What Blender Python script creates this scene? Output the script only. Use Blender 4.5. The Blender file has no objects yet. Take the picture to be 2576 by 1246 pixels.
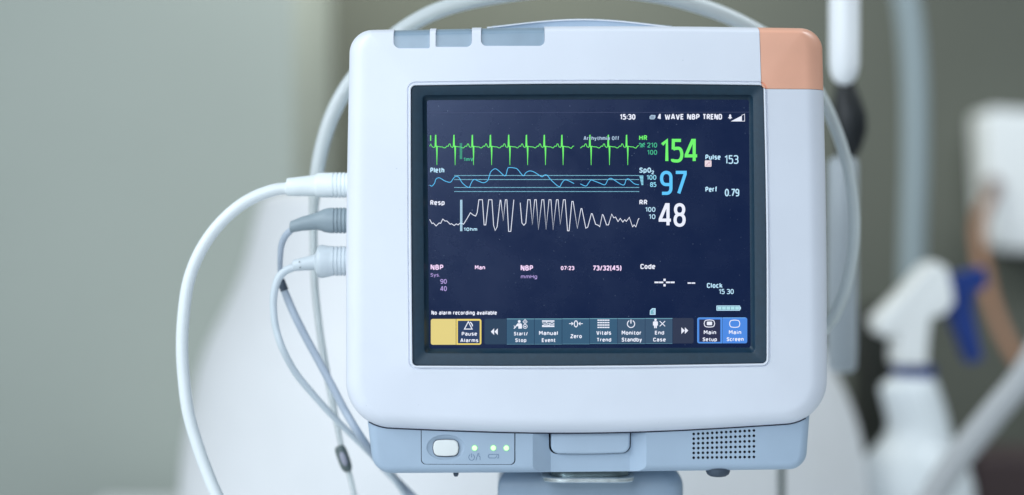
import bpy, bmesh, math, random
from mathutils import Vector, Matrix

random.seed(7)
R = math.radians
scene = bpy.context.scene
COL = scene.collection

# ------------------------------------------------------------------ camera, world, lights, exposure
S = 0.00025            # metres per unit of the monitor's face (1 unit = 0.25 mm)
D = 1.2                # camera to monitor face
CX, CY = 1288.0, 623.0
cam_d = bpy.data.cameras.new('camera')
cam = bpy.data.objects.new('camera', cam_d); COL.objects.link(cam)
cam.location = (0, -D, 0); cam.rotation_euler = (R(90), 0, 0)
cam_d.sensor_width = 36.0
cam_d.lens = 36.0 * D / (2576 * S)
cam_d.clip_start = 0.05; cam_d.clip_end = 50
cam_d.dof.use_dof = True
cam_d.dof.focus_distance = D + 0.002
cam_d.dof.aperture_fstop = cam_d.lens / 32.0
scene.camera = cam

world = bpy.data.worlds.new('World'); scene.world = world; world.use_nodes = True
bg = world.node_tree.nodes['Background']
bg.inputs[0].default_value = (0.66, 0.80, 0.92, 1); bg.inputs[1].default_value = 0.25

def area(name, loc, target, size, power, color, size_y=None):
    l = bpy.data.lights.new(name, 'AREA'); l.energy = power; l.color = color
    l.shape = 'RECTANGLE'; l.size = size; l.size_y = size_y or size
    o = bpy.data.objects.new(name, l); COL.objects.link(o); o.location = loc
    o.rotation_euler = (Vector(target) - Vector(loc)).to_track_quat('-Z', 'Y').to_euler()
    return o
area('window_light', (-1.50, -0.80, 0.95), (-0.05, 0.15, 0.02), 1.2, 30, (0.86, 0.94, 1.0))
area('front_fill', (-0.50, -1.9, 0.62), (0.0, 0.2, -0.05), 0.80, 21, (0.80, 0.90, 1.0))  # added fill behind the camera, also placed for the sheen on the screen
area('recess_fill', (-0.06, 1.28, 0.78), (-0.14, 1.7, 0.12), 0.5, 7.6, (0.98, 1.0, 0.92))  # added unseen fill that brightens the recess wall
area('right_fill', (1.05, 0.25, 1.15), (0.55, 0.9, -0.1), 0.6, 13, (0.88, 0.96, 1.0))  # added unseen fill for the bottle, wall box and housing at right

scene.view_settings.view_transform = 'Standard'
scene.view_settings.look = 'None'
scene.view_settings.exposure = 0.0
scene.view_settings.gamma = 1.0
scene.view_settings.use_curve_mapping = False
scene.render.filter_size = 1.1

# ------------------------------------------------------------------ helpers
def P(px, py, y=0.0):
    k = S * (D + y) / D
    return Vector(((px - CX) * k, y, (CY - py) * k))
def L(n, y=0.0):
    return n * S * (D + y) / D

def srgb(r, g, b):
    f = lambda c: (c/255/12.92) if c/255 <= 0.04045 else ((c/255+0.055)/1.055)**2.4
    return (f(r), f(g), f(b))

MATS = {}
def mat(name, col, rough=0.5, metal=0.0, var=0.0, vscale=30.0, bump=0.0, bscale=900.0, spec=0.5, emit=None, estr=1.0, coat=0.0, sss=0.0, speck=0.0):
    m = bpy.data.materials.new(name); m.use_nodes = True
    nt = m.node_tree; b = nt.nodes['Principled BSDF']
    b.inputs['Base Color'].default_value = (*col, 1)
    b.inputs['Roughness'].default_value = rough
    b.inputs['Metallic'].default_value = metal
    b.inputs['Specular IOR Level'].default_value = spec
    b.inputs['Coat Weight'].default_value = coat
    if sss:
        b.inputs['Subsurface Weight'].default_value = sss
        b.inputs['Subsurface Scale'].default_value = 0.004
    tc = nt.nodes.new('ShaderNodeTexCoord')
    if var:
        n = nt.nodes.new('ShaderNodeTexNoise'); n.inputs['Scale'].default_value = vscale; n.inputs['Detail'].default_value = 4
        nt.links.new(tc.outputs['Object'], n.inputs['Vector'])
        r = nt.nodes.new('ShaderNodeValToRGB')
        r.color_ramp.elements[0].position = 0.3; r.color_ramp.elements[1].position = 0.7
        r.color_ramp.elements[0].color = (*[c*(1-var) for c in col], 1)
        r.color_ramp.elements[1].color = (*[min(1, c*(1+var*0.6)) for c in col], 1)
        nt.links.new(n.outputs['Fac'], r.inputs['Fac'])
        out = r.outputs['Color']
        if speck:
            n3 = nt.nodes.new('ShaderNodeTexNoise'); n3.inputs['Scale'].default_value = 420; n3.inputs['Detail'].default_value = 2
            nt.links.new(tc.outputs['Object'], n3.inputs['Vector'])
            r3 = nt.nodes.new('ShaderNodeValToRGB')
            r3.color_ramp.elements[0].position = 0.765; r3.color_ramp.elements[1].position = 0.80
            r3.color_ramp.elements[0].color = (0, 0, 0, 1); r3.color_ramp.elements[1].color = (speck, speck, speck, 1)
            nt.links.new(n3.outputs['Fac'], r3.inputs['Fac'])
            mx = nt.nodes.new('ShaderNodeMixRGB'); mx.inputs[2].default_value = (0.30, 0.34, 0.38, 1)
            nt.links.new(r3.outputs['Color'], mx.inputs[0]); nt.links.new(out, mx.inputs[1])
            out = mx.outputs[0]
        nt.links.new(out, b.inputs['Base Color'])
    if bump:
        n2 = nt.nodes.new('ShaderNodeTexNoise'); n2.inputs['Scale'].default_value = bscale; n2.inputs['Detail'].default_value = 3
        nt.links.new(tc.outputs['Object'], n2.inputs['Vector'])
        bp = nt.nodes.new('ShaderNodeBump'); bp.inputs['Strength'].default_value = bump; bp.inputs['Distance'].default_value = 0.0005
        nt.links.new(n2.outputs['Fac'], bp.inputs['Height']); nt.links.new(bp.outputs['Normal'], b.inputs['Normal'])
    if emit:
        b.inputs['Emission Color'].default_value = (*emit, 1); b.inputs['Emission Strength'].default_value = estr
    MATS[name] = m
    return m

def lit(r, g, b, k=1.0):
    """Pixels of the lit display: emission in the given sRGB colour."""
    nm = 'lit_%d_%d_%d' % (r, g, b)
    if nm in MATS: return MATS[nm]
    return mat(nm, (0.01, 0.01, 0.012), rough=0.4, spec=0.25, emit=srgb(r, g, b), estr=k)

WHITE = mat('white_plastic', (0.77, 0.795, 0.865), rough=0.42, var=0.035, vscale=14, bump=0.05, speck=0.3)
GREY = mat('blue_grey_plastic', (0.385, 0.485, 0.60), rough=0.5, var=0.03, vscale=40, bump=0.16, bscale=1600)
LATCH = mat('latch_plastic', (0.425, 0.525, 0.64), rough=0.5, var=0.03, vscale=40, bump=0.12, bscale=1600)
BEZEL = mat('bezel_plastic', (0.007, 0.032, 0.058), rough=0.5, var=0.12, vscale=300, bump=0.25, bscale=1800)
DARK = mat('gap_shade', (0.004, 0.006, 0.03), rough=0.8)  # near-black standing in for shade inside gaps and holes
SALMON = mat('salmon_lens', (0.86, 0.44, 0.30), rough=0.38, var=0.05, vscale=35, sss=0.0)
WINDOW = mat('grey_lens', (0.27, 0.365, 0.455), rough=0.28, var=0.08, vscale=60)
BUTTON = mat('button_plastic', (0.80, 0.82, 0.80), rough=0.4)
LED = mat('green_led', (0.2, 0.4, 0.2), rough=0.3, emit=(0.66, 1.0, 0.56), estr=1.12)
LED2 = mat('led_rim', (0.10, 0.4, 0.14), rough=0.3, emit=(0.06, 0.50, 0.10), estr=0.8)
ENGR = mat('engraved_mark', (0.09, 0.15, 0.27), rough=0.6)
RUBBER = mat('dark_rubber', (0.05, 0.07, 0.10), rough=0.7)
STEEL = mat('steel', (0.86, 0.90, 0.90), rough=0.34, metal=1.0, var=0.15, vscale=200)
CABLE = mat('white_cable', (0.80, 0.84, 0.85), rough=0.4, var=0.02)
PLUGW = mat('white_plug', (0.80, 0.85, 0.86), rough=0.45)
PLUGG = mat('grey_plug', (0.265, 0.325, 0.36), rough=0.5, var=0.04)
PLUGL = mat('pale_grey_plug', (0.59, 0.645, 0.68), rough=0.5)
CABLEG = mat('pale_grey_cable', (0.60, 0.66, 0.70), rough=0.45)
CABLED = mat('grey_cable', (0.42, 0.48, 0.56), rough=0.45)
CLIP = mat('dark_clip', (0.10, 0.13, 0.13), rough=0.5)
CLIPI = mat('clip_face', (0.33, 0.33, 0.40), rough=0.5)
HOSE = mat('white_hose', (0.80, 0.85, 0.85), rough=0.35)
HOSE.node_tree.nodes['Principled BSDF'].inputs['Transmission Weight'].default_value = 0.45

class MB:
    """Collects polygons with materials, then becomes ONE mesh object."""
    def __init__(s): s.v = []; s.f = []; s.m = []; s.mats = []
    def mi(s, m):
        if m not in s.mats: s.mats.append(m)
        return s.mats.index(m)
    def poly(s, pts, m):
        i = len(s.v); s.v += [tuple(p) for p in pts]; s.f.append(tuple(range(i, i+len(pts)))); s.m.append(s.mi(m))
    def add(s, verts, faces, m):
        i = len(s.v); s.v += [tuple(p) for p in verts]; k = s.mi(m)
        for f in faces: s.f.append(tuple(i+j for j in f)); s.m.append(k)
    def mesh(s, name):
        me = bpy.data.meshes.new(name); me.from_pydata(s.v, [], s.f); me.validate()
        for m in s.mats: me.materials.append(m)
        if len(me.polygons) == len(s.m): me.polygons.foreach_set('material_index', s.m)
        return me
    def build(s, name, parent=None, smooth=None, recalc=False):
        me = s.mesh(name)
        if recalc:
            bm = bmesh.new(); bm.from_mesh(me); bmesh.ops.remove_doubles(bm, verts=bm.verts, dist=1e-7)
            bmesh.ops.recalc_face_normals(bm, faces=bm.faces); bm.to_mesh(me); bm.free()
        return link(name, me, parent, smooth)
def link(name, me, parent=None, smooth=None):
    if smooth is not None:
        me.polygons.foreach_set('use_smooth', [True]*len(me.polygons)); me.set_sharp_from_angle(angle=R(smooth))
    o = bpy.data.objects.new(name, me); COL.objects.link(o)
    if parent is not None:
        o.parent = parent; o.matrix_parent_inverse = Matrix.Translation(parent.location).inverted() if parent.type == 'EMPTY' else Matrix()
        if parent.type != 'EMPTY' and parent.parent is not None:
            o.matrix_parent_inverse = Matrix()   # part meshes sit in world coordinates through the thing's inverse
            o.matrix_parent_inverse = (parent.parent.matrix_world @ parent.matrix_parent_inverse).inverted() if False else Matrix()
    return o
def tag(o, label, cat, group=None):
    o['label'] = label; o['category'] = cat
    if group: o['group'] = group
    return o
def struct(o): o['kind'] = 'structure'; return o
def thing(name, label, cat, loc, group=None):
    o = bpy.data.objects.new(name, None); COL.objects.link(o); o.location = loc; o.empty_display_size = 0.02
    return tag(o, label, cat, group)

def boolean(o, cutter_me, op='DIFFERENCE'):
    """Cut o by a closed mesh and keep the result."""
    c = bpy.data.objects.new('cutter', cutter_me); COL.objects.link(c)
    md = o.modifiers.new('b', 'BOOLEAN'); md.operation = op; md.solver = 'EXACT'; md.object = c
    bpy.context.view_layer.update()
    dg = bpy.context.evaluated_depsgraph_get()
    me = bpy.data.meshes.new_from_object(o.evaluated_get(dg))
    o.modifiers.clear(); old = o.data; nm = old.name; o.data = me; bpy.data.meshes.remove(old); me.name = nm
    bpy.data.objects.remove(c)
    return o

def closed(me):
    bm = bmesh.new(); bm.from_mesh(me); bmesh.ops.remove_doubles(bm, verts=bm.verts, dist=1e-7)
    bmesh.ops.recalc_face_normals(bm, faces=bm.faces); bm.to_mesh(me); bm.free(); return me

def rrect(c, rad, bow=(0, 0, 0, 0), ne=24, na=10):
    """Outline in face units: corners c (tl, tr, br, bl), corner radii, edge bows outward (top, right, bottom, left). Clockwise from tl."""
    c = [Vector(p) for p in c]; pts = []
    ctr = sum(c, Vector((0, 0)))/4
    T = []
    for i in range(4):
        p, a, b = c[i], c[i-1], c[(i+1) % 4]
        T.append((p+(a-p).normalized()*rad[i], p+(b-p).normalized()*rad[i]))
    for i in range(4):
        t0, t1 = T[i]; p = c[i]
        k = 0.5523
        a0 = t0+(p-t0)*k; a1 = t1+(p-t1)*k
        for j in range(na):
            t = j/na
            pts.append(t0*(1-t)**3+a0*3*t*(1-t)**2+a1*3*t*t*(1-t)+t1*t**3)
        e0, e1 = t1, T[(i+1) % 4][0]
        d = (e1-e0); n = Vector((d.y, -d.x)).normalized()
        if (((e0+e1)/2)-ctr).dot(n) < 0: n = -n
        for j in range(ne):
            t = j/ne
            pts.append(e0+d*t+n*bow[i]*math.sin(math.pi*t))
    return pts
def normals2(pts):
    n = len(pts); out = []
    ctr = sum(pts, Vector((0, 0)))/n
    for i in range(n):
        d = pts[(i+1) % n]-pts[i-1]
        v = Vector((d.y, -d.x))
        v = v.normalized() if v.length > 1e-9 else Vector((0, 0))
        if v.dot(pts[i]-ctr) < 0: v = -v
        out.append(v)
    return out
def loft(mb, rings, m, cap0=True, cap1=True):
    n = len(rings[0]); base = len(mb.v); k = mb.mi(m)
    for r in rings: mb.v += [tuple(p) for p in r]
    for a in range(len(rings)-1):
        for i in range(n):
            j = (i+1) % n
            mb.f.append((base+a*n+i, base+a*n+j, base+(a+1)*n+j, base+(a+1)*n+i)); mb.m.append(k)
    if cap0: mb.f.append(tuple(base+i for i in range(n))); mb.m.append(k)
    if cap1:
        q = base+(len(rings)-1)*n; mb.f.append(tuple(q+i for i in range(n))[::-1]); mb.m.append(k)
def prism(pts2, y0, y1, m, name='prism'):
    """Closed prism from a face-unit outline, y in metres (no perspective compensation between its two ends)."""
    mb = MB(); ym = min(y0, y1)
    k = S*(D+max(0, ym))/D
    r = lambda y: [Vector(((p[0]-CX)*k, y, (CY-p[1])*k)) for p in pts2]
    loft(mb, [r(y0), r(y1)], m)
    return closed(mb.mesh(name))
def rounded_prism(mb, pts2, y_front, y_back, m, bev):
    """Outline solid whose front edge is rounded by bev face units."""
    nn = normals2(pts2); k = S*(D+y_front)/D
    def ring(y, inset): return [Vector(((p.x-n.x*inset-CX)*k, y, (CY-(p.y-n.y*inset))*k)) for p, n in zip(pts2, nn)]
    rings = [ring(y_back, 0)]
    for t in range(7):
        a = math.pi/2*t/6
        rings.append(ring(y_front+bev*S*(1-math.sin(a)), bev*(1-math.cos(a))))
    loft(mb, rings, m)

def spline(pts, n=10):
    """Catmull-Rom through tuples of any length."""
    out = []; m = len(pts)
    for i in range(m-1):
        p0, p1, p2, p3 = pts[max(i-1, 0)], pts[i], pts[i+1], pts[min(i+2, m-1)]
        for j in range(n):
            t = j/n
            out.append(tuple(0.5*((2*b)+(-a+c)*t+(2*a-5*b+4*c-d)*t*t+(-a+3*b-3*c+d)*t**3) for a, b, c, d in zip(p0, p1, p2, p3)))
    out.append(tuple(pts[-1])); return out
def tube(mb, pts, m, n=18, sm=10):
    """pts: (px, py, y, r) with r in face units."""
    sp = spline(pts, sm); cs = [P(a, b, c) for a, b, c, _ in sp]; rs = [max(L(r, c), 1e-4) for _, _, c, r in sp]
    rings = []; up = Vector((0, 1, 0)); prev = None
    for i in range(len(cs)):
        t = (cs[min(i+1, len(cs)-1)]-cs[max(i-1, 0)]).normalized()
        if prev is None:
            u = t.cross(Vector((0, 1, 0)));
            if u.length < 1e-4: u = t.cross(Vector((1, 0, 0)))
            u.normalize()
        else:
            u = (prev-t*prev.dot(t)).normalized()
        prev = u; w = t.cross(u)
        rings.append([cs[i]+(u*math.cos(a)+w*math.sin(a))*rs[i] for a in [2*math.pi*q/n for q in range(n)]])
    loft(mb, rings, m)
def lathe(mb, prof, m, y, n=32, axis='x'):
    """prof: (px, py, r): rings perpendicular to the x (or z) axis."""
    rings = []
    for px, py, r in prof:
        c = P(px, py, y); rr = L(r, y)
        if axis == 'x': rings.append([c+Vector((0, math.cos(a), math.sin(a)))*rr for a in [2*math.pi*q/n for q in range(n)]])
        else: rings.append([c+Vector((math.cos(a), math.sin(a), 0))*rr for a in [2*math.pi*q/n for q in range(n)]])
    loft(mb, rings, m)
def box(mb, x0, x1, y0, y1, z0, z1, m):
    v = [(x, y, z) for x in (x0, x1) for y in (y0, y1) for z in (z0, z1)]
    mb.add(v, [(0, 1, 3, 2), (4, 6, 7, 5), (0, 4, 5, 1), (2, 3, 7, 6), (0, 2, 6, 4), (1, 5, 7, 3)], m)
def soften(o, w, seg=4, smooth=40):
    bm = bmesh.new(); bm.from_mesh(o.data); bmesh.ops.remove_doubles(bm, verts=bm.verts, dist=1e-7)
    bmesh.ops.bevel(bm, geom=bm.edges[:], offset=w, segments=seg, profile=0.5, affect='EDGES', clamp_overlap=True)
    bmesh.ops.recalc_face_normals(bm, faces=bm.faces); bm.to_mesh(o.data); bm.free()
    o.data.polygons.foreach_set('use_smooth', [True]*len(o.data.polygons)); o.data.set_sharp_from_angle(angle=R(smooth))
    return o

# ------------------------------------------------------------------ the room behind
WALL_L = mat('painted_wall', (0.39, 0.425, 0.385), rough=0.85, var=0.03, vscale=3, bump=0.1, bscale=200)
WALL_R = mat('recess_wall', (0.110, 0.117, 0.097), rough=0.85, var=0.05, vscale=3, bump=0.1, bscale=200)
CNT = mat('pale_worktop', (0.72, 0.75, 0.77), rough=0.6, var=0.03)
COUNTER_Z = -0.306
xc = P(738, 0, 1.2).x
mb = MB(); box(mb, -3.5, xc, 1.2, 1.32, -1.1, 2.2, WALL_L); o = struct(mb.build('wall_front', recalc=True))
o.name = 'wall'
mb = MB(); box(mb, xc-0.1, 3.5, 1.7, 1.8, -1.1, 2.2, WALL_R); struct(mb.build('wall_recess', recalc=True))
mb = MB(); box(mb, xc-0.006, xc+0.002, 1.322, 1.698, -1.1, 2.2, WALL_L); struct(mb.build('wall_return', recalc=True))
mb = MB(); box(mb, -3.5, 3.5, -3.5, 1.8, -1.12, -1.1, mat('floor_vinyl', (0.30, 0.32, 0.32), rough=0.5)); struct(mb.build('floor', recalc=True))
mb = MB(); box(mb, P(262, 0, 1.15).x, 0.95, -0.50, 1.15, COUNTER_Z-0.04, COUNTER_Z, CNT); o = mb.build('counter')
soften(o, 0.004); tag(o, 'pale worktop running under the monitor stand and the white housing', 'counter')

# large white moulded housing behind the monitor
COVER = mat('white_moulded_cover', (0.80, 0.80, 0.81), rough=0.5, var=0.02)
yc = 0.78
rows = [(478, 700, 1500), (486, 664, 1560), (505, 645, 1600), (560, 630, 1690), (630, 614, 1790), (700, 592, 1880), (780, 556, 1970), (860, 515, 2060),
        (940, 487, 2112), (1020, 470, 2150), (1090, 458, 2172), (1160, 448, 2185), (1260, 440, 2200), (1350, 436, 2215), (1373, 436, 2217)]
rows = spline(rows, 5)
rings = []
for i, (py, xl, xr) in enumerate(rows):
    z = P(0, py, yc).z; a = P(xl, 0, yc).x; b = P(xr, 0, yc).x; c = (a+b)/2; w = (b-a)/2
    t = i/(len(rows)-1); dep = 0.10+0.15*math.sin(min(1, t*1.25)*math.pi/2)
    rings.append([Vector((c+w*math.copysign(abs(math.cos(q))**0.95, math.cos(q)), yc+0.04+dep*math.copysign(abs(math.sin(q))**0.95, math.sin(q)), max(z, COUNTER_Z+0.0005)))
                  for q in [2*math.pi*k/64 for k in range(64)]])
mb = MB(); loft(mb, rings, COVER)
o = mb.build('equipment_cover', smooth=50, recalc=True)
tag(o, 'large smooth white moulded housing, sloping outwards, out of focus behind the monitor', 'equipment cover')

# upright pole right of the monitor
POLEW = mat('pole_white', (0.88, 0.89, 0.90), rough=0.3)
POLEG = mat('pole_grey', (0.42, 0.46, 0.49), rough=0.4)
POLEK = mat('pole_black', (0.006, 0.008, 0.01), rough=0.5)
yp = 0.30
t = thing('equipment_pole', 'hanging pole with white rounded sleeve, black joint and grey lower tube', 'pole', (P(2122, 0, yp).x, yp, P(0, 940, yp).z))
mb = MB(); lathe(mb, [(2118, -1900, 39), (2124, 100, 39), (2124, 165, 38), (2124, 190, 33), (2124, 207, 22), (2124, 214, 6)], POLEW, yp, axis='z'); mb.build('sleeve', t, 50, True)
mb = MB(); lathe(mb, [(2126, 205, 22), (2130, 240, 32), (2136, 290, 43), (2138, 330, 42), (2134, 375, 32), (2126, 405, 20)], POLEK, yp+0.06, axis='z'); mb.build('joint', t, 50, True)
mb = MB(); lathe(mb, [(2120, 392, 18), (2120, 402, 34), (2120, 410, 38), (2118, 880, 38), (2118, 925, 36), (2118, 936, 26)], POLEG, yp+0.06, axis='z'); mb.build('lower_tube', t, 50, True)

# thin dark upright under the monitor on the right
mb = MB(); yq = 0.36
lathe(mb, [(1966, 1120, 9), (1966, CY-COUNTER_Z/(S*(D+yq)/D)-0.5, 9)], mat('dark_upright', (0.10, 0.13, 0.12), rough=0.5), yq, axis='z')
o = mb.build('upright_rod', smooth=50, recalc=True); tag(o, 'thin dark upright rod seen just under the monitor base, right of its rubber foot', 'rod')

mb = MB(); yq = 1.08  # added near-black upright giving the shaded band beside the bottle
lathe(mb, [(2196, 760, 20), (2196, 790, 46), (2196, 830, 52), (2196, CY-COUNTER_Z/(S*(D+yq)/D)-0.5, 54)], mat('shade_upright', (0.022, 0.024, 0.019), rough=0.7), yq, axis='z')
o = mb.build('shade_upright', smooth=50, recalc=True); o.name = 'shade_block'; o.name = 'shade_filler'; tag(o, 'added dark upright shape that gives the shade between white housing and spray bottle', 'shade stand-in')
# grey hose hanging at the back
mb = MB(); tube(mb, [(1900, -1500, 1.0, 33), (2040, -700, 1.0, 33), (2205, -190, 1.0, 33), (2262, -60, 1.0, 33), (2286, 40, 1.0, 34), (2300, 200, 1.0, 34), (2302, 400, 1.0, 34), (2296, 600, 1.0, 34), (2292, 800, 1.0, 34), (2290, 1090, 1.0, 34), (2290, 1290, 1.0, 34)], mat('grey_hose', (0.28, 0.335, 0.35), rough=0.5))
o = mb.build('hanging_hose', smooth=60, recalc=True); tag(o, 'wide blue grey hose hanging straight down behind the spray bottle', 'hose')

# white wall box at the right edge
yb = 1.60
t = thing('wall_dispenser', 'white box with a small brown spot on its face, mounted on the dark wall', 'wall box', (P(2590, 0, yb).x, 1.7, P(0, 640, yb).z))
pts = rrect([(2478, 272), (2760, 290), (2760, 640), (2496, 628)], (28, 28, 40, 40))
WBX = mat('box_white', (0.86, 0.88, 0.89), rough=0.5)
mb = MB(); rounded_prism(mb, pts, yb, 1.695, WBX, 12); mb.build('casing', t, 50, True)
pts = [Vector((2500+20*math.cos(a), 470+24*math.sin(a))) for a in [2*math.pi*q/24 for q in range(24)]]
mb = MB(); rounded_prism(mb, pts, yb-0.012, yb+0.004, mat('brown_spot', (0.20, 0.13, 0.11), rough=0.6), 5); mb.build('knob', t, 50, True)

mb = MB(); tube(mb, [(2500, 490, 1.585, 10), (2478, 520, 1.575, 15), (2463, 570, 1.54, 16), (2468, 640, 1.48, 16), (2488, 740, 1.42, 16), (2525, 840, 1.38, 16), (2580, 930, 1.34, 16), (2680, 1010, 1.32, 16)], mat('tan_tube', (0.36, 0.19, 0.115), rough=0.6))
o = mb.build('rubber_tube', smooth=60, recalc=True); tag(o, 'brownish tan tube hanging below the white wall box', 'tube')

mb = MB(); tube(mb, [(3300, -900, 0.62, 34), (3050, -300, 0.62, 34), (2860, 200, 0.62, 34), (2730, 560, 0.62, 34), (2650, 800, 0.62, 34), (2580, 940, 0.62, 34), (2500, 1040, 0.62, 34), (2420, 1140, 0.62, 34), (2360, 1230, 0.62, 34), (2300, 1340, 0.62, 34), (2250, 1430, 0.62, 34)], mat('pale_tube', (0.44, 0.45, 0.46), rough=0.5))
o = mb.build('corrugated_hose', smooth=60, recalc=True); o.name = 'slanting_hose'; tag(o, 'pale grey hose slanting down in front of the spray bottle', 'hose')

mb = MB(); yk = 0.95
a, b = P(2452, 1150, yk), P(2640, 1250, yk)
box(mb, a.x, b.x+0.1, yk, yk+0.15, COUNTER_Z+0.0005, a.z, mat('dark_maroon', (0.045, 0.025, 0.026), rough=0.6)); o = mb.build('storage_box'); soften(o, 0.008)
tag(o, 'dark maroon box standing low behind the pale slanting hose', 'box')

# spray bottle
ys = 0.80
BOT = mat('bottle_white', (0.80, 0.84, 0.86), rough=0.4); HEADM = mat('sprayer_white', (0.84, 0.85, 0.84), rough=0.4); NAVY = mat('navy_plastic', (0.005, 0.032, 0.19), rough=0.45)
zb = CY-COUNTER_Z/(S*(D+ys)/D)-0.5
t = thing('spray_bottle', 'white trigger spray bottle with navy trigger and collar ring, blurred', 'spray bottle', (P(2300, 0, ys).x, ys, COUNTER_Z))
mb = MB(); lathe(mb, spline([(2299, 942, 46), (2292, 958, 62), (2288, 980, 74), (2302, 1030, 76), (2311, 1075, 78), (2306, 1110, 92), (2302, 1150, 122), (2300, 1200, 142), (2300, 1250, 150), (2300, zb-8, 150), (2300, zb, 140)], 5), BOT, ys, axis='z'); mb.build('bottle', t, 50, True)
mb = MB(); lathe(mb, [(2299, 918, 45), (2299, 922, 52), (2299, 950, 53), (2299, 956, 48)], NAVY, ys, axis='z'); mb.build('collar', t, 40, True)
def slab(pts, y0, y1, m, bev=8):
    mb = MB(); q = [Vector(p) for p in pts]
    # resample to a smooth outline
    n = len(q); sp = []
    for i in range(n):
        p0, p1, p2, p3 = q[i-1], q[i], q[(i+1) % n], q[(i+2) % n]
        for j in range(6):
            u = j/6; sp.append(p1*(1-u)+p2*u)
    nn = normals2(sp); k = S*(D+y0)/D
    def ring(y, ins): return [Vector(((p.x-e.x*ins-CX)*k, y, (CY-(p.y-e.y*ins))*k)) for p, e in zip(sp, nn)]
    rs = []
    for tt in range(5):
        a = math.pi/2*tt/4; rs.append(ring(y1-bev*k*(1-math.sin(a)), bev*(1-math.cos(a))))
    rs = rs[::-1]
    for tt in range(5):
        a = math.pi/2*tt/4; rs.append(ring(y0+bev*k*(1-math.sin(a)), bev*(1-math.cos(a))))
    loft(mb, rs, m); return mb
slab([(2209, 806), (2280, 735), (2340, 668), (2358, 659), (2385, 676), (2396, 720), (2402, 762), (2378, 792), (2345, 800), (2338, 850), (2334, 920), (2262, 920), (2262, 838), (2238, 850), (2216, 838)], ys-0.03, ys+0.03, HEADM, 9).build('sprayer_head', t, 50, True)
slab([(2362, 680), (2400, 692), (2478, 672), (2486, 712), (2452, 730), (2448, 775), (2458, 830), (2474, 905), (2442, 915), (2416, 850), (2390, 790), (2388, 738), (2364, 722)], ys-0.018, ys+0.018, NAVY, 6).build('trigger', t, 50, True)

# ------------------------------------------------------------------ patient monitor: housings
mon = thing('patient_monitor', 'white patient monitor with black framed screen of waveforms and an orange alarm corner', 'patient monitor', (P(1480, 0, 0.03).x, 0.03, P(0, 1192, 0).z))

outer = rrect([(880, 76), (2068, 71), (2082, 1066), (869, 1078)], (58, 56, 112, 120), (7, 3, 17, 3), ne=32, na=12)
openg = rrect([(1034, 216), (1920, 215), (1928, 914), (1038, 920)], (12, 12, 12, 12), (4, 3, 3, 1), ne=32, na=12)
no, ni = normals2(outer), normals2(openg)
def oring(y, wx, wt, wb):
    out = []
    for p, n in zip(outer, no):
        wz = wt if n.y < 0 else wb
        q = Vector((p.x-n.x*wx, p.y-n.y*wz))
        kk = S*(D+min(y, 0.0125))/D
        out.append(Vector(((q.x-CX)*kk, y, (CY-q.y)*kk)))
    return out
def iring(y, off):
    return [Vector(((p.x+n.x*off-CX)*S, y, (CY-(p.y+n.y*off))*S)) for p, n in zip(openg, ni)]
rings = [oring(0.078, 14, 14, 14), oring(0.070, 5, 5, 5), oring(0.060, 1.5, 1.5, 1.5), oring(0.0125, 0, 0, 0)]
for i in range(1, 11):
    a = math.pi/2*i/10; e = 1-math.cos(a)
    rings.append(oring(0.0125*(1-math.sin(a)), 46*e, 14*e, 40*e))
last = rings[-1]; lip = iring(-0.0018, 10)
for t in (0.25, 0.5, 0.75):
    rings.append([a.lerp(b, t) for a, b in zip(last, lip)])
rings += [lip, iring(-0.0009, 8), iring(-0.0008, 6.5), iring(-0.0022, 5), iring(-0.0026, 3.2), iring(-0.0025, 0.6), iring(-0.002, 0), iring(0.014, 0)]
mb = MB(); loft(mb, rings, WHITE)
shell = mb.build('front_housing', mon, None, True)

# pieces of the shell: alarm lamp corner and three indicator windows
def rbox(x0, y0, x1, y1, r, ya, yb, name='c'):
    return prism(rrect([(x0, y0), (x1, y0), (x1, y1), (x0, y1)], r, ne=2, na=8), ya, yb, WHITE, name)
lamp_cut = rrect([(1909, 20), (2130, 20), (2130, 225), (1914, 225)], (1, 1, 1, 12), ne=3, na=5)
lamp_me = shell.data.copy()
lamp = bpy.data.objects.new('alarm_lamp', lamp_me); COL.objects.link(lamp); lamp.parent = mon; lamp.matrix_parent_inverse = shell.matrix_parent_inverse.copy()
bpy.context.view_layer.update()
boolean(lamp, prism([Vector((p.x+(1.0 if p.x < 1950 else 0), p.y-(1.0 if p.y > 200 else 0))) for p in lamp_cut], -0.02, 0.12, WHITE), 'INTERSECT')
boolean(shell, prism(lamp_cut, -0.02, 0.12, WHITE))
wins = [(990, 1081, 122, (16, 4)), (1096, 1187, 118.5, (4, 14)), (1210, 1370, 116, (14, 14))]
for x0, x1, yb_, (rl, rr) in wins:
    w = bpy.data.objects.new('indicator_window', shell.data.copy()); COL.objects.link(w); w.parent = mon; w.matrix_parent_inverse = shell.matrix_parent_inverse.copy()
    boolean(w, rbox(x0+0.6, 20, x1-0.6, yb_-0.8, (2, 2, rr, rl), -0.02, 0.03), 'INTERSECT')
    w.data.transform(Matrix.Translation((0, 0.0013, -0.0005)))
    w.data.materials.clear(); w.data.materials.append(WINDOW)
    w.data.polygons.foreach_set('use_smooth', [True]*len(w.data.polygons)); w.data.set_sharp_from_angle(angle=R(35))
for x0, x1, yb_, (rl, rr) in wins:
    boolean(shell, rbox(x0, 20, x1, yb_, (2, 2, rr, rl), -0.02, 0.0302))
lamp.data.materials.clear(); lamp.data.materials.append(SALMON)
for o in (shell, lamp):
    o.data.polygons.foreach_set('use_smooth', [True]*len(o.data.polygons)); o.data.set_sharp_from_angle(angle=R(32))

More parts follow.
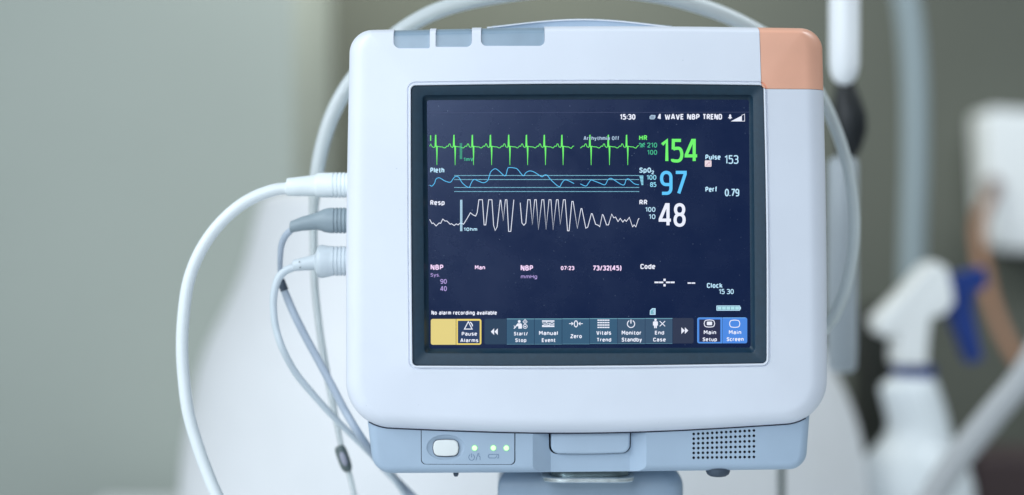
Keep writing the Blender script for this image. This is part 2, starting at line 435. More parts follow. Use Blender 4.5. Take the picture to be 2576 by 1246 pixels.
# carrying handle arc on top
mb = MB()
hr = []
for i in range(33):
    t = i/32; px = 1240+(1690-1240)*t; h = 66-18*math.sin(math.pi*t)**1.2
    hr.append([P(px, 80, 0.030), P(px, h+4, 0.029), P(px, h+1.2, 0.030), P(px, h, 0.033), P(px, h, 0.055), P(px, h+2, 0.058), P(px, 80, 0.058)])
loft(mb, hr, GREY); mb.build('carrying_handle', mon, 40, True)
mb = MB(); sp = [(1225+(1705-1225)*i/32, 70-20*math.sin(math.pi*i/32)**1.2, 0.028, 1.8) for i in range(33)]
tube(mb, sp, WHITE, n=10, sm=2); mb.build('handle_rim', mon, 60, True)

# black screen frame
frame_o = rrect([(1034.7, 216.7), (1919.3, 215.7), (1927.3, 913.3), (1038.7, 919.3)], (11, 11, 11, 11), (4, 3, 3, 1), ne=32, na=8)
frame_m = rrect([(1063, 240), (1894, 239), (1899, 887), (1068, 889)], (10, 10, 10, 10), (2, 1, 1, 0), ne=32, na=8)
frame_i = rrect([(1073, 251), (1886, 250), (1890.5, 875.5), (1079, 878)], (6, 6, 6, 6), (1, 0, 0, 0), ne=32, na=8)
def fr(pts, y): return [Vector(((p.x-CX)*S, y, (CY-p.y)*S)) for p in pts]
mid = lambda a, b, t: [p.lerp(q, t) for p, q in zip(a, b)]
mb = MB()
loft(mb, [fr(frame_o, 0.006), fr(frame_o, -0.0011), fr(mid(frame_o, frame_m, 0.06), -0.0015), fr(mid(frame_o, frame_m, 0.9), -0.0009), fr(frame_m, -0.0006),
          fr(mid(frame_m, frame_i, 0.25), 0.0012), fr(mid(frame_m, frame_i, 0.7), 0.0030), fr(frame_i, 0.0036), fr(frame_i, 0.0050)], BEZEL, False, False)
mb.build('screen_frame', mon, 28, True)

YS = 0.0040     # display surface
SCR = bpy.data.materials.new('display_glass'); SCR.use_nodes = True
nt = SCR.node_tree; b = nt.nodes['Principled BSDF']
b.inputs['Base Color'].default_value = (0.002, 0.004, 0.012, 1); b.inputs['Roughness'].default_value = 0.24; b.inputs['Specular IOR Level'].default_value = 0.55; b.inputs['Specular Tint'].default_value = (0.62, 0.72, 1.0, 1)
b.inputs['Emission Color'].default_value = (0.0005, 0.006, 0.036, 1); b.inputs['Emission Strength'].default_value = 1.0
tc = nt.nodes.new('ShaderNodeTexCoord'); n = nt.nodes.new('ShaderNodeTexNoise'); n.inputs['Scale'].default_value = 2500; n.inputs['Detail'].default_value = 2
bp = nt.nodes.new('ShaderNodeBump'); bp.inputs['Strength'].default_value = 0.12; bp.inputs['Distance'].default_value = 0.0002
nt.links.new(tc.outputs['Object'], n.inputs['Vector']); nt.links.new(n.outputs['Fac'], bp.inputs['Height']); nt.links.new(bp.outputs['Normal'], b.inputs['Normal'])
n4 = nt.nodes.new('ShaderNodeTexNoise'); n4.inputs['Scale'].default_value = 28; n4.inputs['Detail'].default_value = 6; n4.inputs['Roughness'].default_value = 0.65
mr_ = nt.nodes.new('ShaderNodeMapRange'); mr_.inputs['From Min'].default_value = 0.35; mr_.inputs['From Max'].default_value = 0.7; mr_.inputs['To Min'].default_value = 0.21; mr_.inputs['To Max'].default_value = 0.33
nt.links.new(tc.outputs['Object'], n4.inputs['Vector']); nt.links.new(n4.outputs['Fac'], mr_.inputs['Value']); nt.links.new(mr_.outputs['Result'], b.inputs['Roughness'])
n5 = nt.nodes.new('ShaderNodeTexNoise'); n5.inputs['Scale'].default_value = 700; n5.inputs['Detail'].default_value = 1
rp5 = nt.nodes.new('ShaderNodeValToRGB'); rp5.color_ramp.elements[0].position = 0.76; rp5.color_ramp.elements[1].position = 0.80
rp5.color_ramp.elements[0].color = (0.002, 0.004, 0.012, 1); rp5.color_ramp.elements[1].color = (0.10, 0.12, 0.15, 1)
nt.links.new(tc.outputs['Object'], n5.inputs['Vector']); nt.links.new(n5.outputs['Fac'], rp5.inputs['Fac']); nt.links.new(rp5.outputs['Color'], b.inputs['Base Color'])
mb = MB()
q = rrect([(1071, 249), (1888, 248), (1892.5, 877.5), (1077, 880)], (4, 4, 4, 4), ne=4, na=4)
k_ = S*(D+YS)/D
mb.poly([Vector(((p.x-CX)*k_, YS, (CY-p.y)*k_)) for p in q][::-1], SCR)
scr = mb.build('screen', mon)

# ---- display contents -------------------------------------------------
def C1(x, y): return (1006.25+x*.32799, 220.12+y*.32799)
def C2(x, y): return (1509.4+x*.32799, 220.12+y*.32799)
def C3(x, y): return (1006.25+x*.25232, 616.33+y*.25232)
def C4(x, y): return (1446.5+x*.25232, 616.33+y*.25232)
def C6(x, y): return (1069.1+x*.18311, 779.8+y*.18311)
def C7(x, y): return (1477.9+x*.18311, 779.8+y*.18311)
LV = [YS-0.00025-0.00012*i for i in range(6)]     # layers in front of the glass

# stroke lettering: per character its width and strokes; 'r' corners are rounded, 's' stay sharp, 'R' and 'S' close on themselves
GL = {
'0': (.46, [('R', [(0, 0), (0, 1), (.46, 1), (.46, 0)])]),
'1': (.26, [('s', [(0, .80), (.22, .99), (.22, 0)])]),
'2': (.44, [('r', [(0, .80), (0, 1), (.44, 1), (.44, .62), (.04, .10), (0, 0)]), ('s', [(0, 0), (.46, 0)])]),
'3': (.42, [('r', [(0, .88), (0, 1), (.42, 1), (.42, .53), (.12, .53)]), ('r', [(.12, .53), (.44, .53), (.44, 0), (0, 0), (0, .12)])]),
'4': (.50, [('s', [(.38, 0), (.38, 1), (.30, 1), (0, .30), (0, .25), (.52, .25)])]),
'5': (.42, [('s', [(.40, 1), (.04, 1), (.03, .56)]), ('r', [(.03, .56), (.10, .62), (.44, .62), (.44, 0), (0, 0), (0, .10)])]),
'6': (.44, [('r', [(.42, 1), (0, 1), (0, .5), (0, 0), (.44, 0), (.44, .58), (.02, .58)])]),
'7': (.44, [('s', [(0, 1), (.44, 1), (.44, .92), (.14, 0)])]),
'8': (.44, [('R', [(.02, .53), (.02, 1), (.42, 1), (.42, .53)]), ('R', [(0, 0), (0, .53), (.44, .53), (.44, 0)])]),
'9': (.44, [('r', [(.02, 0), (.44, 0), (.44, .5), (.44, 1), (0, 1), (0, .42), (.42, .42)])]),
':': (.04, [('s', [(.02, .14), (.02, .28)]), ('s', [(.02, .60), (.02, .74)])]),
'.': (.04, [('s', [(.02, -.02), (.02, .10)])]),
'/': (.30, [('s', [(0, -.08), (.30, 1.05)])]),
'(': (.14, [('r', [(.14, 1.1), (0, .9), (0, .1), (.14, -.18)])]),
')': (.14, [('r', [(0, 1.1), (.14, .9), (.14, .1), (0, -.18)])]),
'A': (.54, [('s', [(0, 0), (.22, 1), (.32, 1), (.54, 0)]), ('s', [(.08, .28), (.46, .28)])]),
'B': (.44, [('s', [(0, 0), (0, 1)]), ('r', [(0, 1), (.40, 1), (.40, .53), (0, .53)]), ('r', [(0, .53), (.44, .53), (.44, 0), (0, 0)])]),
'C': (.44, [('r', [(.44, .80), (.44, 1), (0, 1), (0, .5), (0, 0), (.44, 0), (.44, .20)])]),
'D': (.46, [('s', [(0, 0), (0, 1)]), ('r', [(0, 1), (.46, 1), (.46, .5), (.46, 0), (0, 0)])]),
'E': (.38, [('s', [(.38, 1), (0, 1), (0, 0), (.38, 0)]), ('s', [(0, .53), (.34, .53)])]),
'H': (.46, [('s', [(0, 0), (0, 1)]), ('s', [(.46, 0), (.46, 1)]), ('s', [(0, .53), (.46, .53)])]),
'M': (.60, [('s', [(0, 0), (0, 1), (.08, 1), (.30, .42), (.52, 1), (.60, 1), (.60, 0)])]),
'N': (.48, [('s', [(0, 0), (0, 1), (.08, 1), (.40, 0), (.48, 0), (.48, 1)])]),
'O': (.50, [('R', [(0, 0), (0, 1), (.50, 1), (.50, 0)])]),
'P': (.42, [('s', [(0, 0), (0, 1)]), ('r', [(0, 1), (.42, 1), (.42, .44), (0, .44)])]),
'R': (.44, [('s', [(0, 0), (0, 1)]), ('r', [(0, 1), (.42, 1), (.42, .48), (0, .48)]), ('s', [(.22, .48), (.44, 0)])]),
'S': (.42, [('r', [(.40, .84), (.40, 1), (0, 1), (0, .56), (.42, .50), (.42, 0), (0, 0), (0, .16)])]),
'T': (.46, [('s', [(0, 1), (.46, 1)]), ('s', [(.23, 1), (.23, 0)])]),
'V': (.50, [('s', [(0, 1), (.21, 0), (.29, 0), (.50, 1)])]),
'W': (.74, [('s', [(0, 1), (.15, 0), (.22, 0), (.37, .85), (.52, 0), (.59, 0), (.74, 1)])]),
'Z': (.46, [('s', [(0, 1), (.46, 1), (.46, .94), (0, .06), (0, 0), (.48, 0)])]),
'a': (.38, [('r', [(.02, .74), (.38, .74), (.38, .4), (.38, 0)]), ('r', [(.38, .44), (0, .44), (0, 0), (.38, 0), (.38, .12)])]),
'b': (.40, [('s', [(0, 0), (0, 1.04)]), ('r', [(0, .74), (.40, .74), (.40, .37), (.40, 0), (0, 0)])]),
'c': (.34, [('r', [(.34, .74), (0, .74), (0, .37), (0, 0), (.34, 0)])]),
'd': (.40, [('s', [(.40, 0), (.40, 1.04)]), ('r', [(.40, .74), (0, .74), (0, .37), (0, 0), (.40, 0)])]),
'e': (.40, [('r', [(.02, .38), (.40, .38), (.40, .74), (0, .74), (0, .37), (0, 0), (.38, 0)])]),
'f': (.26, [('r', [(.28, 1.04), (.10, 1.04), (.10, .8), (.10, 0)]), ('s', [(0, .74), (.26, .74)])]),
'g': (.40, [('r', [(.40, .74), (0, .74), (0, .37), (0, 0), (.40, 0)]), ('r', [(.40, .74), (.40, .2), (.40, -.26), (.02, -.26)])]),
'h': (.40, [('s', [(0, 0), (0, 1.04)]), ('r', [(0, .74), (.40, .74), (.40, .4), (.40, 0)])]),
'i': (.04, [('s', [(.02, 0), (.02, .74)]), ('s', [(.02, .93), (.02, 1.06)])]),
'k': (.40, [('s', [(0, 0), (0, 1.04)]), ('s', [(.38, .74), (.04, .38)]), ('s', [(.12, .44), (.42, 0)])]),
'l': (.04, [('s', [(.02, 0), (.02, 1.04)])]),
'm': (.64, [('s', [(0, 0), (0, .74)]), ('r', [(0, .74), (.32, .74), (.32, .4), (.32, 0)]), ('r', [(.32, .74), (.64, .74), (.64, .4), (.64, 0)])]),
'n': (.40, [('s', [(0, 0), (0, .74)]), ('r', [(0, .74), (.40, .74), (.40, .4), (.40, 0)])]),
'o': (.42, [('R', [(0, 0), (0, .74), (.42, .74), (.42, 0)])]),
'p': (.40, [('s', [(0, -.26), (0, .74)]), ('r', [(0, .74), (.40, .74), (.40, .37), (.40, 0), (0, 0)])]),
'r': (.24, [('s', [(0, 0), (0, .74)]), ('r', [(0, .60), (.04, .74), (.26, .74)])]),
's': (.34, [('r', [(.34, .74), (0, .74), (0, .40), (.34, .36), (.34, 0), (0, 0)])]),
't': (.26, [('r', [(.10, .98), (.10, .5), (.10, 0), (.28, 0)]), ('s', [(0, .74), (.26, .74)])]),
'u': (.40, [('s', [(.40, 0), (.40, .74)]), ('r', [(0, .74), (0, .3), (0, 0), (.40, 0)])]),
'v': (.40, [('s', [(0, .74), (.16, 0), (.24, 0), (.40, .74)])]),
'y': (.40, [('s', [(0, .74), (.20, .05)]), ('s', [(.42, .74), (.14, -.26), (.02, -.26)])]),
' ': (.10, []),
}
def rounded(pts, closed_):
    for _ in range(3):
        out = [] if closed_ else [pts[0]]
        n = len(pts)
        for i in range(n if closed_ else n-1):
            a, b = pts[i], pts[(i+1) % n]
            f = 0.27
            out += [(a[0]*(1-f)+b[0]*f, a[1]*(1-f)+b[1]*f), (a[0]*f+b[0]*(1-f), a[1]*f+b[1]*(1-f))]
        if not closed_: out.append(pts[-1])
        pts = out
    return pts
def text(mb, s, cf, x0, x1, ycap, ybase, m, bold=0.022, lv=0):
    """Lettering fitted between x0 and x1, capitals from ycap down to ybase (crop coordinates through cf)."""
    h = ybase-ycap
    wt = (0.21 if bold >= 0.02 else (0.132 if h > 60 else 0.16))*h
    x = 0; lay = []
    for ch in s:
        w, st = GL[ch]
        if lay: x += 0.31 if bold >= 0.02 else 0.23
        lay.append((x, st)); x += w
    xs = [lx+p[0] for lx, st in lay for _, ps in st for p in ps]; a, b = min(xs), max(xs)
    X0, X1, Y0, Y1 = x0+wt/2, x1-wt/2, ycap+wt/2, ybase-wt/2
    sx = (X1-X0)/(b-a) if b > a else 1
    for lx, st in lay:
        for kind, ps in st:
            q = rounded(ps, kind == 'R') if kind in 'rR' else ps
            stroke(mb, cf, [(X0+(lx+px-a)*sx, Y1-py*(Y1-Y0)) for px, py in q], wt, m, lv, kind in 'RS')
def rect(mb, cf, x0, y0, x1, y1, m, lv=0):
    mb.poly([P(*cf(x, y), LV[lv]) for x, y in ((x0, y1), (x1, y1), (x1, y0), (x0, y0))], m)
def polyc(mb, cf, pts, m, lv=0): mb.poly([P(*cf(x, y), LV[lv]) for x, y in pts], m)
def rr(mb, cf, x0, y0, x1, y1, r, m, lv=0):
    q = rrect([(x0, y0), (x1, y0), (x1, y1), (x0, y1)], r if isinstance(r, tuple) else (r,)*4, ne=1, na=5)
    polyc(mb, cf, [(p.x, p.y) for p in q][::-1], m, lv)
def stroke(mb, cf, pts, w, m, lv=0, close=False):
    """Mitred ribbon along pts."""
    q = [Vector(p) for p in pts]; n = len(q); A = []; B = []
    for i in range(n):
        if close: a, b = q[i-1], q[(i+1) % n]
        else: a, b = q[max(i-1, 0)], q[min(i+1, n-1)]
        d0 = (q[i]-a); d1 = (b-q[i])
        if d0.length < 1e-9: d0 = d1
        if d1.length < 1e-9: d1 = d0
        n0 = Vector((-d0.y, d0.x)).normalized(); n1 = Vector((-d1.y, d1.x)).normalized()
        mm = (n0+n1)
        mm = mm.normalized() if mm.length > 1e-3 else n0
        k = min(1.6, 1/max(0.3, mm.dot(n0)))
        A.append(q[i]+mm*w/2*k); B.append(q[i]-mm*w/2*k)
    for i in range(n if close else n-1):
        j = (i+1) % n
        polyc(mb, cf, [A[i], A[j], B[j], B[i]], m, lv)
def circ(cx, cy, rx, ry=None, a0=0, a1=360, n=24):
    ry = ry or rx
    return [(cx+rx*math.cos(R(a0+(a1-a0)*i/n)), cy+ry*math.sin(R(a0+(a1-a0)*i/n))) for i in range(n+(0 if abs(a1-a0) == 360 else 1))]

GRN = lit(110, 245, 105); TEAL = lit(62, 185, 140); CYN = lit(90, 198, 252); CYT = lit(150, 225, 250); WHT = lit(236, 240, 255); PCY = lit(190, 232, 255)
PNK = lit(250, 220, 255); PUR = lit(176, 156, 220); GYB = lit(165, 190, 215)
K = lambda name, mb: mb.build(name, scr)

# ECG
mb = MB(); pts = []
def ecg(cx, start=None, end=None):
    return [(cx-68, 464), (cx-55, 450), (cx-45, 452), (cx-38, 434), (cx-31, 434), (cx-24, 455), (cx-12, 461), (cx-7, 450), (cx-4, 368), (cx+1, 366), (cx+4, 470), (cx+8, 594), (cx+10, 520), (cx+12, 452), (cx+30, 456), (cx+50, 457), (cx+62, 464)]
seq = []
for cx in (275, 415, 556, 695, 835, 971, 1108, 1243): seq += [p for p in ecg(cx) if p[0] > 262 or cx > 300]
seq += [(1313, 468), (1325, 452), (1335, 450)]
seq = [(228, 452), (236, 434), (243, 450), (254, 460)] + seq
def ecg_stroke(mb, seq):
    stroke(mb, C1, seq, 5, GRN)
ecg_stroke(mb, seq)
seq2 = [(1383, 466)] + ecg(1458)[1:] + ecg(1599) + ecg(1739) + [(1810, 466), (1822, 450), (1832, 446)]
ecg_stroke(mb, seq2)
for cx in (275, 415, 556, 695, 835, 971, 1108, 1243, 1458, 1599, 1739):
    polyc(mb, C1, [(cx-4.5, 458), (cx+5, 458), (cx+3.5, 364), (cx-4.5, 364)], GRN, 1)
    polyc(mb, C1, [(cx+6, 596), (cx+10, 596), (cx+10, 448), (cx+2, 448)], GRN, 2)
rect(mb, C1, 231, 368, 239, 410, GRN)
for x in (461, 467.5, 474): rect(mb, C1, x-1.8, 428, x+1.8, 550, TEAL, 1)
text(mb, '1mV', C1, 487, 562, 538, 566, TEAL, 0.02, 3)
K('heart_trace', mb)
# pleth
mb = MB()
pl = [(228, 750), (245, 757), (265, 735), (275, 705), (297, 693), (320, 703), (345, 718), (385, 728), (405, 705), (420, 686), (440, 684), (455, 695), (480, 735), (527, 768), (545, 735), (560, 712), (575, 707), (600, 718), (640, 732), (672, 715), (685, 680), (695, 650), (715, 630), (735, 625), (760, 642), (800, 678), (815, 665), (825, 625), (840, 615), (885, 620), (905, 632), (945, 678), (965, 655), (995, 641), (1030, 650), (1065, 672), (1090, 686), (1110, 672), (1130, 676), (1160, 712), (1220, 762), (1240, 735), (1262, 711), (1290, 715), (1335, 738)]
pl2 = [(1383, 740), (1425, 757), (1445, 735), (1465, 711), (1490, 718), (1534, 735), (1572, 747), (1594, 710), (1614, 698), (1634, 705), (1712, 750), (1734, 710), (1752, 702), (1774, 720), (1799, 740), (1832, 747)]
for p in (pl, pl2): stroke(mb, C1, spline(p, 4), 5.2, CYN, 1)
for y in (676, 707, 768, 799):
    x = 418
    while x < 1830:
        rect(mb, C1, x, y-2.6, x+5.4, y+2.6, CYT); x += 9.4
for i in range(7):
    rect(mb, C2, 302+i*2.6, 677+i*10.8, 332, 677+i*10.8+7.5, CYT)
K('pulse_trace', mb)
# resp
mb = MB()
rs = [(228, 1013), (245, 1045), (255, 1040), (277, 1063), (300, 1040), (312, 1043), (328, 1010), (345, 1025), (360, 1025), (385, 1050), (395, 1045), (415, 1060), (432, 1047), (445, 1055), (465, 1038), (487, 1050), (515, 1005), (540, 962), (560, 978), (580, 987), (592, 960), (605, 862), (632, 862), (645, 1055), (658, 1055), (680, 862), (705, 862), (718, 1060), (730, 1098), (745, 1070), (768, 865), (773, 865), (792, 1022), (808, 862), (820, 862), (833, 1105), (850, 1105), (873, 862)]
rs2 = [(922, 885), (935, 1040), (950, 1058), (965, 1040), (980, 862), (998, 862), (1015, 1052), (1033, 862), (1045, 862), (1062, 1090), (1088, 862), (1103, 862), (1120, 1090), (1143, 862), (1158, 862), (1174, 1092), (1200, 862), (1213, 862), (1229, 1052), (1253, 862), (1267, 862), (1285, 1100), (1297, 1100), (1318, 875), (1328, 875), (1360, 1082), (1388, 930), (1395, 930), (1425, 1080), (1440, 1072), (1468, 968), (1475, 970), (1500, 1050), (1525, 1060), (1532, 1070), (1552, 975), (1559, 980), (1584, 1055), (1599, 1055), (1624, 972), (1639, 1000), (1654, 995), (1672, 1030), (1689, 1005), (1709, 1033), (1724, 1015), (1736, 1028), (1759, 997), (1784, 1070), (1796, 1055), (1809, 1070), (1829, 1008), (1836, 1008)]
for p in (rs, rs2): stroke(mb, C1, p, 5.2, WHT)
for x in (463.5, 469.5, 475.5): rect(mb, C1, x-2.1, 862, x+2.1, 1103, PCY, 1)
text(mb, '1Ohm', C1, 488, 592, 1075, 1102, PCY, 0.025, 2)
K('breathing_trace', mb)

def cap(name, *items):
    mb = MB()
    for it in items: text(mb, *it)
    return K(name, mb)
cap('heart_reading', ('HR', C2, 300, 362, 367, 406, GRN, 0.03), ('154', C2, 465, 757, 395, 577, GRN, 0.012), ('210', C2, 362, 438, 424, 462, TEAL, 0.012), ('100', C2, 362, 438, 480, 517, TEAL, 0.012))
mb = MB()
stroke(mb, C2, [(300, 432), (312, 428), (322, 440), (334, 428), (344, 436), (330, 452), (322, 460), (312, 450)], 4, TEAL, 0, True)
stroke(mb, C2, [(306, 460), (344, 424)], 4, TEAL, 1); stroke(mb, C2, [(302, 426), (342, 458)], 4, TEAL, 2); stroke(mb, C2, [(316, 432), (322, 452), (332, 436)], 4, TEAL, 3)
K('alarm_off_mark', mb)
cap('oxygen_reading', ('SpO', C2, 302, 392, 615, 655, PCY, 0.03), ('2', C2, 393, 415, 638, 667, PCY, 0.03), ('100', C2, 357, 432, 672, 709, CYT, 0.012), ('85', C2, 384, 432, 727, 764, CYT, 0.012), ('97', C2, 460, 665, 640, 825, CYN, 0.012))
cap('breathing_reading', ('RR', C2, 302, 363, 862, 900, WHT, 0.03), ('100', C2, 347, 425, 918, 955, PCY, 0.012), ('10', C2, 374, 425, 973, 1010, PCY, 0.012), ('48', C2, 450, 657, 888, 1070, WHT, 0.012))
cap('pulse_reading', ('Pulse', C2, 808, 925, 515, 555, PCY, 0.028), ('153', C2, 955, 1062, 520, 587, PCY, 0.012))
mb = MB(); rr(mb, C2, 804, 560, 855, 609, 6, lit(238, 220, 228)); stroke(mb, C2, [(812, 600), (836, 570), (848, 600)], 3, lit(196, 160, 176), 1, True); stroke(mb, C2, [(812, 602), (850, 568)], 3, lit(196, 160, 176), 2); K('alarm_off_mark', mb)
cap('perfusion_reading', ('Perf', C2, 808, 900, 762, 802, PCY, 0.028), ('0.79', C2, 957, 1068, 778, 836, PCY, 0.012))
cap('trace_caption', ('Pleth', C1, 232, 340, 615, 655, PCY, 0.03))
cap('trace_caption', ('Resp', C1, 232, 342, 865, 903, WHT, 0.03))
cap('trace_caption', ('Arrhythmia Off', C1, 1408, 1682, 375, 405, GYB, 0.022, 4))
cap('clock_text', ('15:30', C2, 152, 272, 205, 248, WHT, 0.028))
mb = MB()
for s, a, b in (('4', 443, 470), ('WAVE', 497, 643), ('NBP', 668, 764), ('TREND', 787, 936)): text(mb, s, C2, a, b, 204, 247, WHT, 0.028)
polyc(mb, C2, [(380, 240), (388, 245), (415, 245), (425, 232), (425, 213), (392, 211), (380, 224)], GYB)
for i in range(3): rect(mb, C2, 388, 221+i*7, 414, 223.5+i*7, SCR, 1)
K('status_line', mb)
mb = MB()
polyc(mb, C2, [(980, 236), (990, 226), (990, 214), (998, 205), (1006, 214), (1006, 226), (1015, 236)], WHT); rect(mb, C2, 992, 237, 1004, 243, WHT)
polyc(mb, C2, [(1002, 261), (1088, 261), (1088, 217), ], WHT); stroke(mb, C2, [(1086, 215), (1109, 205), (1109, 259), (1086, 259)], 4, WHT, 1)
K('volume_mark', mb)
mb = MB(); stroke(mb, C1, [(222, 195), (2720, 190)], 3.0, lit(62, 72, 108)); K('divider_line', mb)
cap('pressure_reading', ('NBP', C3, 305, 432, 197, 249, PNK, 0.03), ('Sys.', C3, 305, 397, 282, 317, PUR, 0.012), ('90', C3, 402, 467, 341, 388, PUR, 0.014), ('40', C3, 402, 467, 412, 461, PUR, 0.014))
cap('pressure_reading', ('Man', C3, 747, 848, 205, 246, PNK, 0.03))
cap('pressure_reading', ('NBP', C3, 1203, 1327, 203, 257, PNK, 0.03), ('mmHg', C3, 1205, 1367, 298, 335, PUR, 0.012), ('07:23', C3, 1603, 1738, 211, 252, PNK, 0.03), ('73/32(45)', C4, 177, 463, 206, 256, PNK, 0.022))
mb = MB(); text(mb, 'Code', C4, 652, 800, 190, 241, WHT, 0.028)
for a, b in ((792, 834), (838, 880), (907, 949), (953, 993)): rect(mb, C4, a, 366, b, 382, WHT)
for a, b in ((338, 361), (391, 414)): rect(mb, C4, 882, a, 904, b, WHT)
for a, b in ((1123, 1158), (1162, 1198)): rect(mb, C4, a, 374, b, 388, WHT)
K('code_timer', mb)
cap('clock_text', ('Clock', C4, 1315, 1472, 380, 430, PCY, 0.028), ('15 30', C4, 1433, 1583, 440, 491, PCY, 0.014))
cap('message_line', ('No alarm recording available', C3, 313, 966, 657, 697, WHT, 0.034))
mb = MB(); rr(mb, C4, 1410, 605, 1646, 656, 6, PCY); rect(mb, C4, 1645, 618, 1654, 643, PCY, 1)
rect(mb, C4, 1418, 613, 1638, 648, lit(60, 110, 130), 1)
for i in range(5): rect(mb, C4, 1422+i*43.5, 616, 1422+i*43.5+39, 645, lit(175, 225, 235), 2)
K('battery_gauge', mb)
mb = MB(); polyc(mb, C4, [(745, 697), (803, 697), (803, 632), (770, 632), (748, 652)], PCY)
polyc(mb, C4, [(752, 690), (776, 690), (776, 642), (755, 656)], lit(110, 175, 190), 1)
for i in range(4): rect(mb, C4, 777, 640+i*14, 784, 648+i*14, SCR, 1)
rect(mb, C4, 792, 640, 794, 690, SCR, 1); K('card_mark', mb)

# soft keys
YEL = lit(226, 208, 128); YEL2 = lit(235, 212, 110); KEY = lit(44, 86, 116); KEYR = lit(50, 80, 108); KEYD = lit(26, 56, 84); KEYDR = lit(36, 46, 72); EDGE = lit(110, 165, 185); NVY = lit(22, 50, 92); BLU = lit(72, 136, 226); BLUF = lit(92, 160, 240); NVK = lit(30, 34, 70)
mb = MB(); rr(mb, C6, 80, 125, 424, 480, (28, 2, 2, 28), YEL); K('soft_key', mb)
mb = MB(); rr(mb, C6, 430, 125, 775, 480, (2, 28, 28, 2), YEL2); rr(mb, C6, 452, 150, 752, 460, 6, NVY, 1)
stroke(mb, C6, [(542, 264), (595, 162), (648, 264)], 15, WHT, 2, True); stroke(mb, C6, circ(596, 226, 56, 62, -68, 0, 8), 15, WHT, 3)
text(mb, 'Pause', C6, 505, 715, 303, 355, WHT, 0.034, 2); text(mb, 'Alarms', C6, 485, 732, 393, 445, WHT, 0.034, 2); K('soft_key', mb)
mb = MB(); rr(mb, C6, 817, 122, 1119, 475, (28, 2, 2, 28), KEYD)
for x in (905, 955): polyc(mb, C6, [(x, 300), (x+45, 345), (x+45, 255)], WHT, 1)
K('soft_key', mb)
def key(cf, x0, x1, y0, y1, col, lines, icon):
    mb = MB(); rect(mb, cf, x0, y0, x1, y1, col); rect(mb, cf, x0, y0, x1, y0+9, EDGE, 1); rect(mb, cf, x0, y1-4, x1, y1, EDGE, 1)
    for l in lines: text(mb, l[0], cf, l[1], l[2], l[3], l[4], WHT, 0.034, 2)
    icon(mb); K('soft_key', mb)
def ic_start(mb):
    polyc(mb, C6, circ(1295, 160, 19), WHT, 2); polyc(mb, C6, [(1283, 258), (1332, 258), (1332, 200), (1320, 185), (1272, 185), (1262, 200), (1262, 225), (1283, 225)], WHT, 2)
    stroke(mb, C6, [(1262, 205), (1245, 235), (1222, 258)], 14, WHT, 3); stroke(mb, C6, [(1222, 215), (1240, 250)], 8, WHT, 4)
    stroke(mb, C6, [(1375, 133), (1404, 164), (1375, 195), (1346, 164)], 8, WHT, 2, True); rect(mb, C6, 1370, 150, 1380, 178, WHT, 3)
    stroke(mb, C6, circ(1376, 228, 28), 8, WHT, 2, True); polyc(mb, C6, [(1376, 246), (1394, 220), (1358, 220)], WHT, 3)
key(C6, 1123, 1500, 120, 475, KEY, [('Start/', 1222, 1412, 303, 352), ('Stop', 1240, 1392, 392, 443)], ic_start)
def ic_man(mb):
    rect(mb, C6, 1608, 145, 1778, 163, WHT, 2); rect(mb, C6, 1608, 215, 1778, 236, WHT, 2)
    stroke(mb, C6, [(1610, 175), (1625, 182), (1665, 182), (1672, 165), (1680, 185), (1730, 182), (1745, 172), (1760, 186), (1778, 182)], 9, WHT, 3)
    stroke(mb, C6, [(1610, 215), (1640, 204), (1690, 206), (1706, 222), (1712, 196), (1750, 204), (1778, 198)], 9, WHT, 4)
key(C6, 1505, 1880, 120, 475, KEY, [('Manual', 1567, 1825, 292, 347), ('Event', 1605, 1795, 390, 443)], ic_man)
def ic_zero(mb):
    stroke(mb, C6, circ(2074, 193, 23, 42), 13, WHT, 2, True)
    for s in (-1, 1):
        stroke(mb, C6, [(2074+s*95, 190), (2074+s*42, 190)], 10, WHT, 2); stroke(mb, C6, [(2074+s*62, 170), (2074+s*40, 190), (2074+s*62, 210)], 10, WHT, 3)
key(C6, 1885, 2260, 118, 472, KEY, [('Zero', 1998, 2155, 335, 390)], ic_zero)
def ic_vit(mb):
    for j in range(4):
        for i in range(5): rect(mb, C7, 137+i*33.5, 134+j*33, 137+i*33.5+30, 151+j*33, WHT, 2)
key(C7, 32, 409, 116, 467, KEY, [('Vitals', 122, 325, 288, 344), ('Trend', 127, 325, 385, 437)], ic_vit)
def ic_pow(mb):
    stroke(mb, C7, circ(598, 193, 50, 50, -62, 242, 28), 12, WHT, 2); rect(mb, C7, 590, 134, 604, 188, WHT, 3)
key(C7, 413, 790, 116, 467, KEYR, [('Monitor', 470, 742, 288, 344), ('Standby', 470, 748, 382, 437)], ic_pow)
def ic_end(mb):
    polyc(mb, C7, circ(934, 138, 17), WHT, 2); polyc(mb, C7, [(916, 252), (931, 252), (934, 210), (937, 252), (952, 252), (954, 215), (968, 215), (966, 165), (954, 157), (914, 157), (900, 165), (900, 215), (914, 215)], WHT, 2)
    stroke(mb, C7, [(992, 155), (1066, 226)], 11, WHT, 2); stroke(mb, C7, [(992, 226), (1066, 155)], 11, WHT, 3)
key(C7, 794, 1167, 114, 465, KEYR, [('End', 926, 1052, 288, 340), ('Case', 902, 1075, 383, 435)], ic_end)
mb = MB(); rr(mb, C7, 1171, 112, 1458, 462, (2, 28, 28, 2), KEYDR)
for x in (1290, 1338): polyc(mb, C7, [(x, 330), (x+46, 285), (x, 240)], WHT, 1)
K('soft_key', mb)
mb = MB(); rr(mb, C7, 1508, 105, 1850, 460, (28, 2, 2, 28), BLUF); rr(mb, C7, 1516, 113, 1842, 452, (20, 2, 2, 20), BLU, 1); rr(mb, C7, 1535, 132, 1825, 440, 6, NVK, 2)
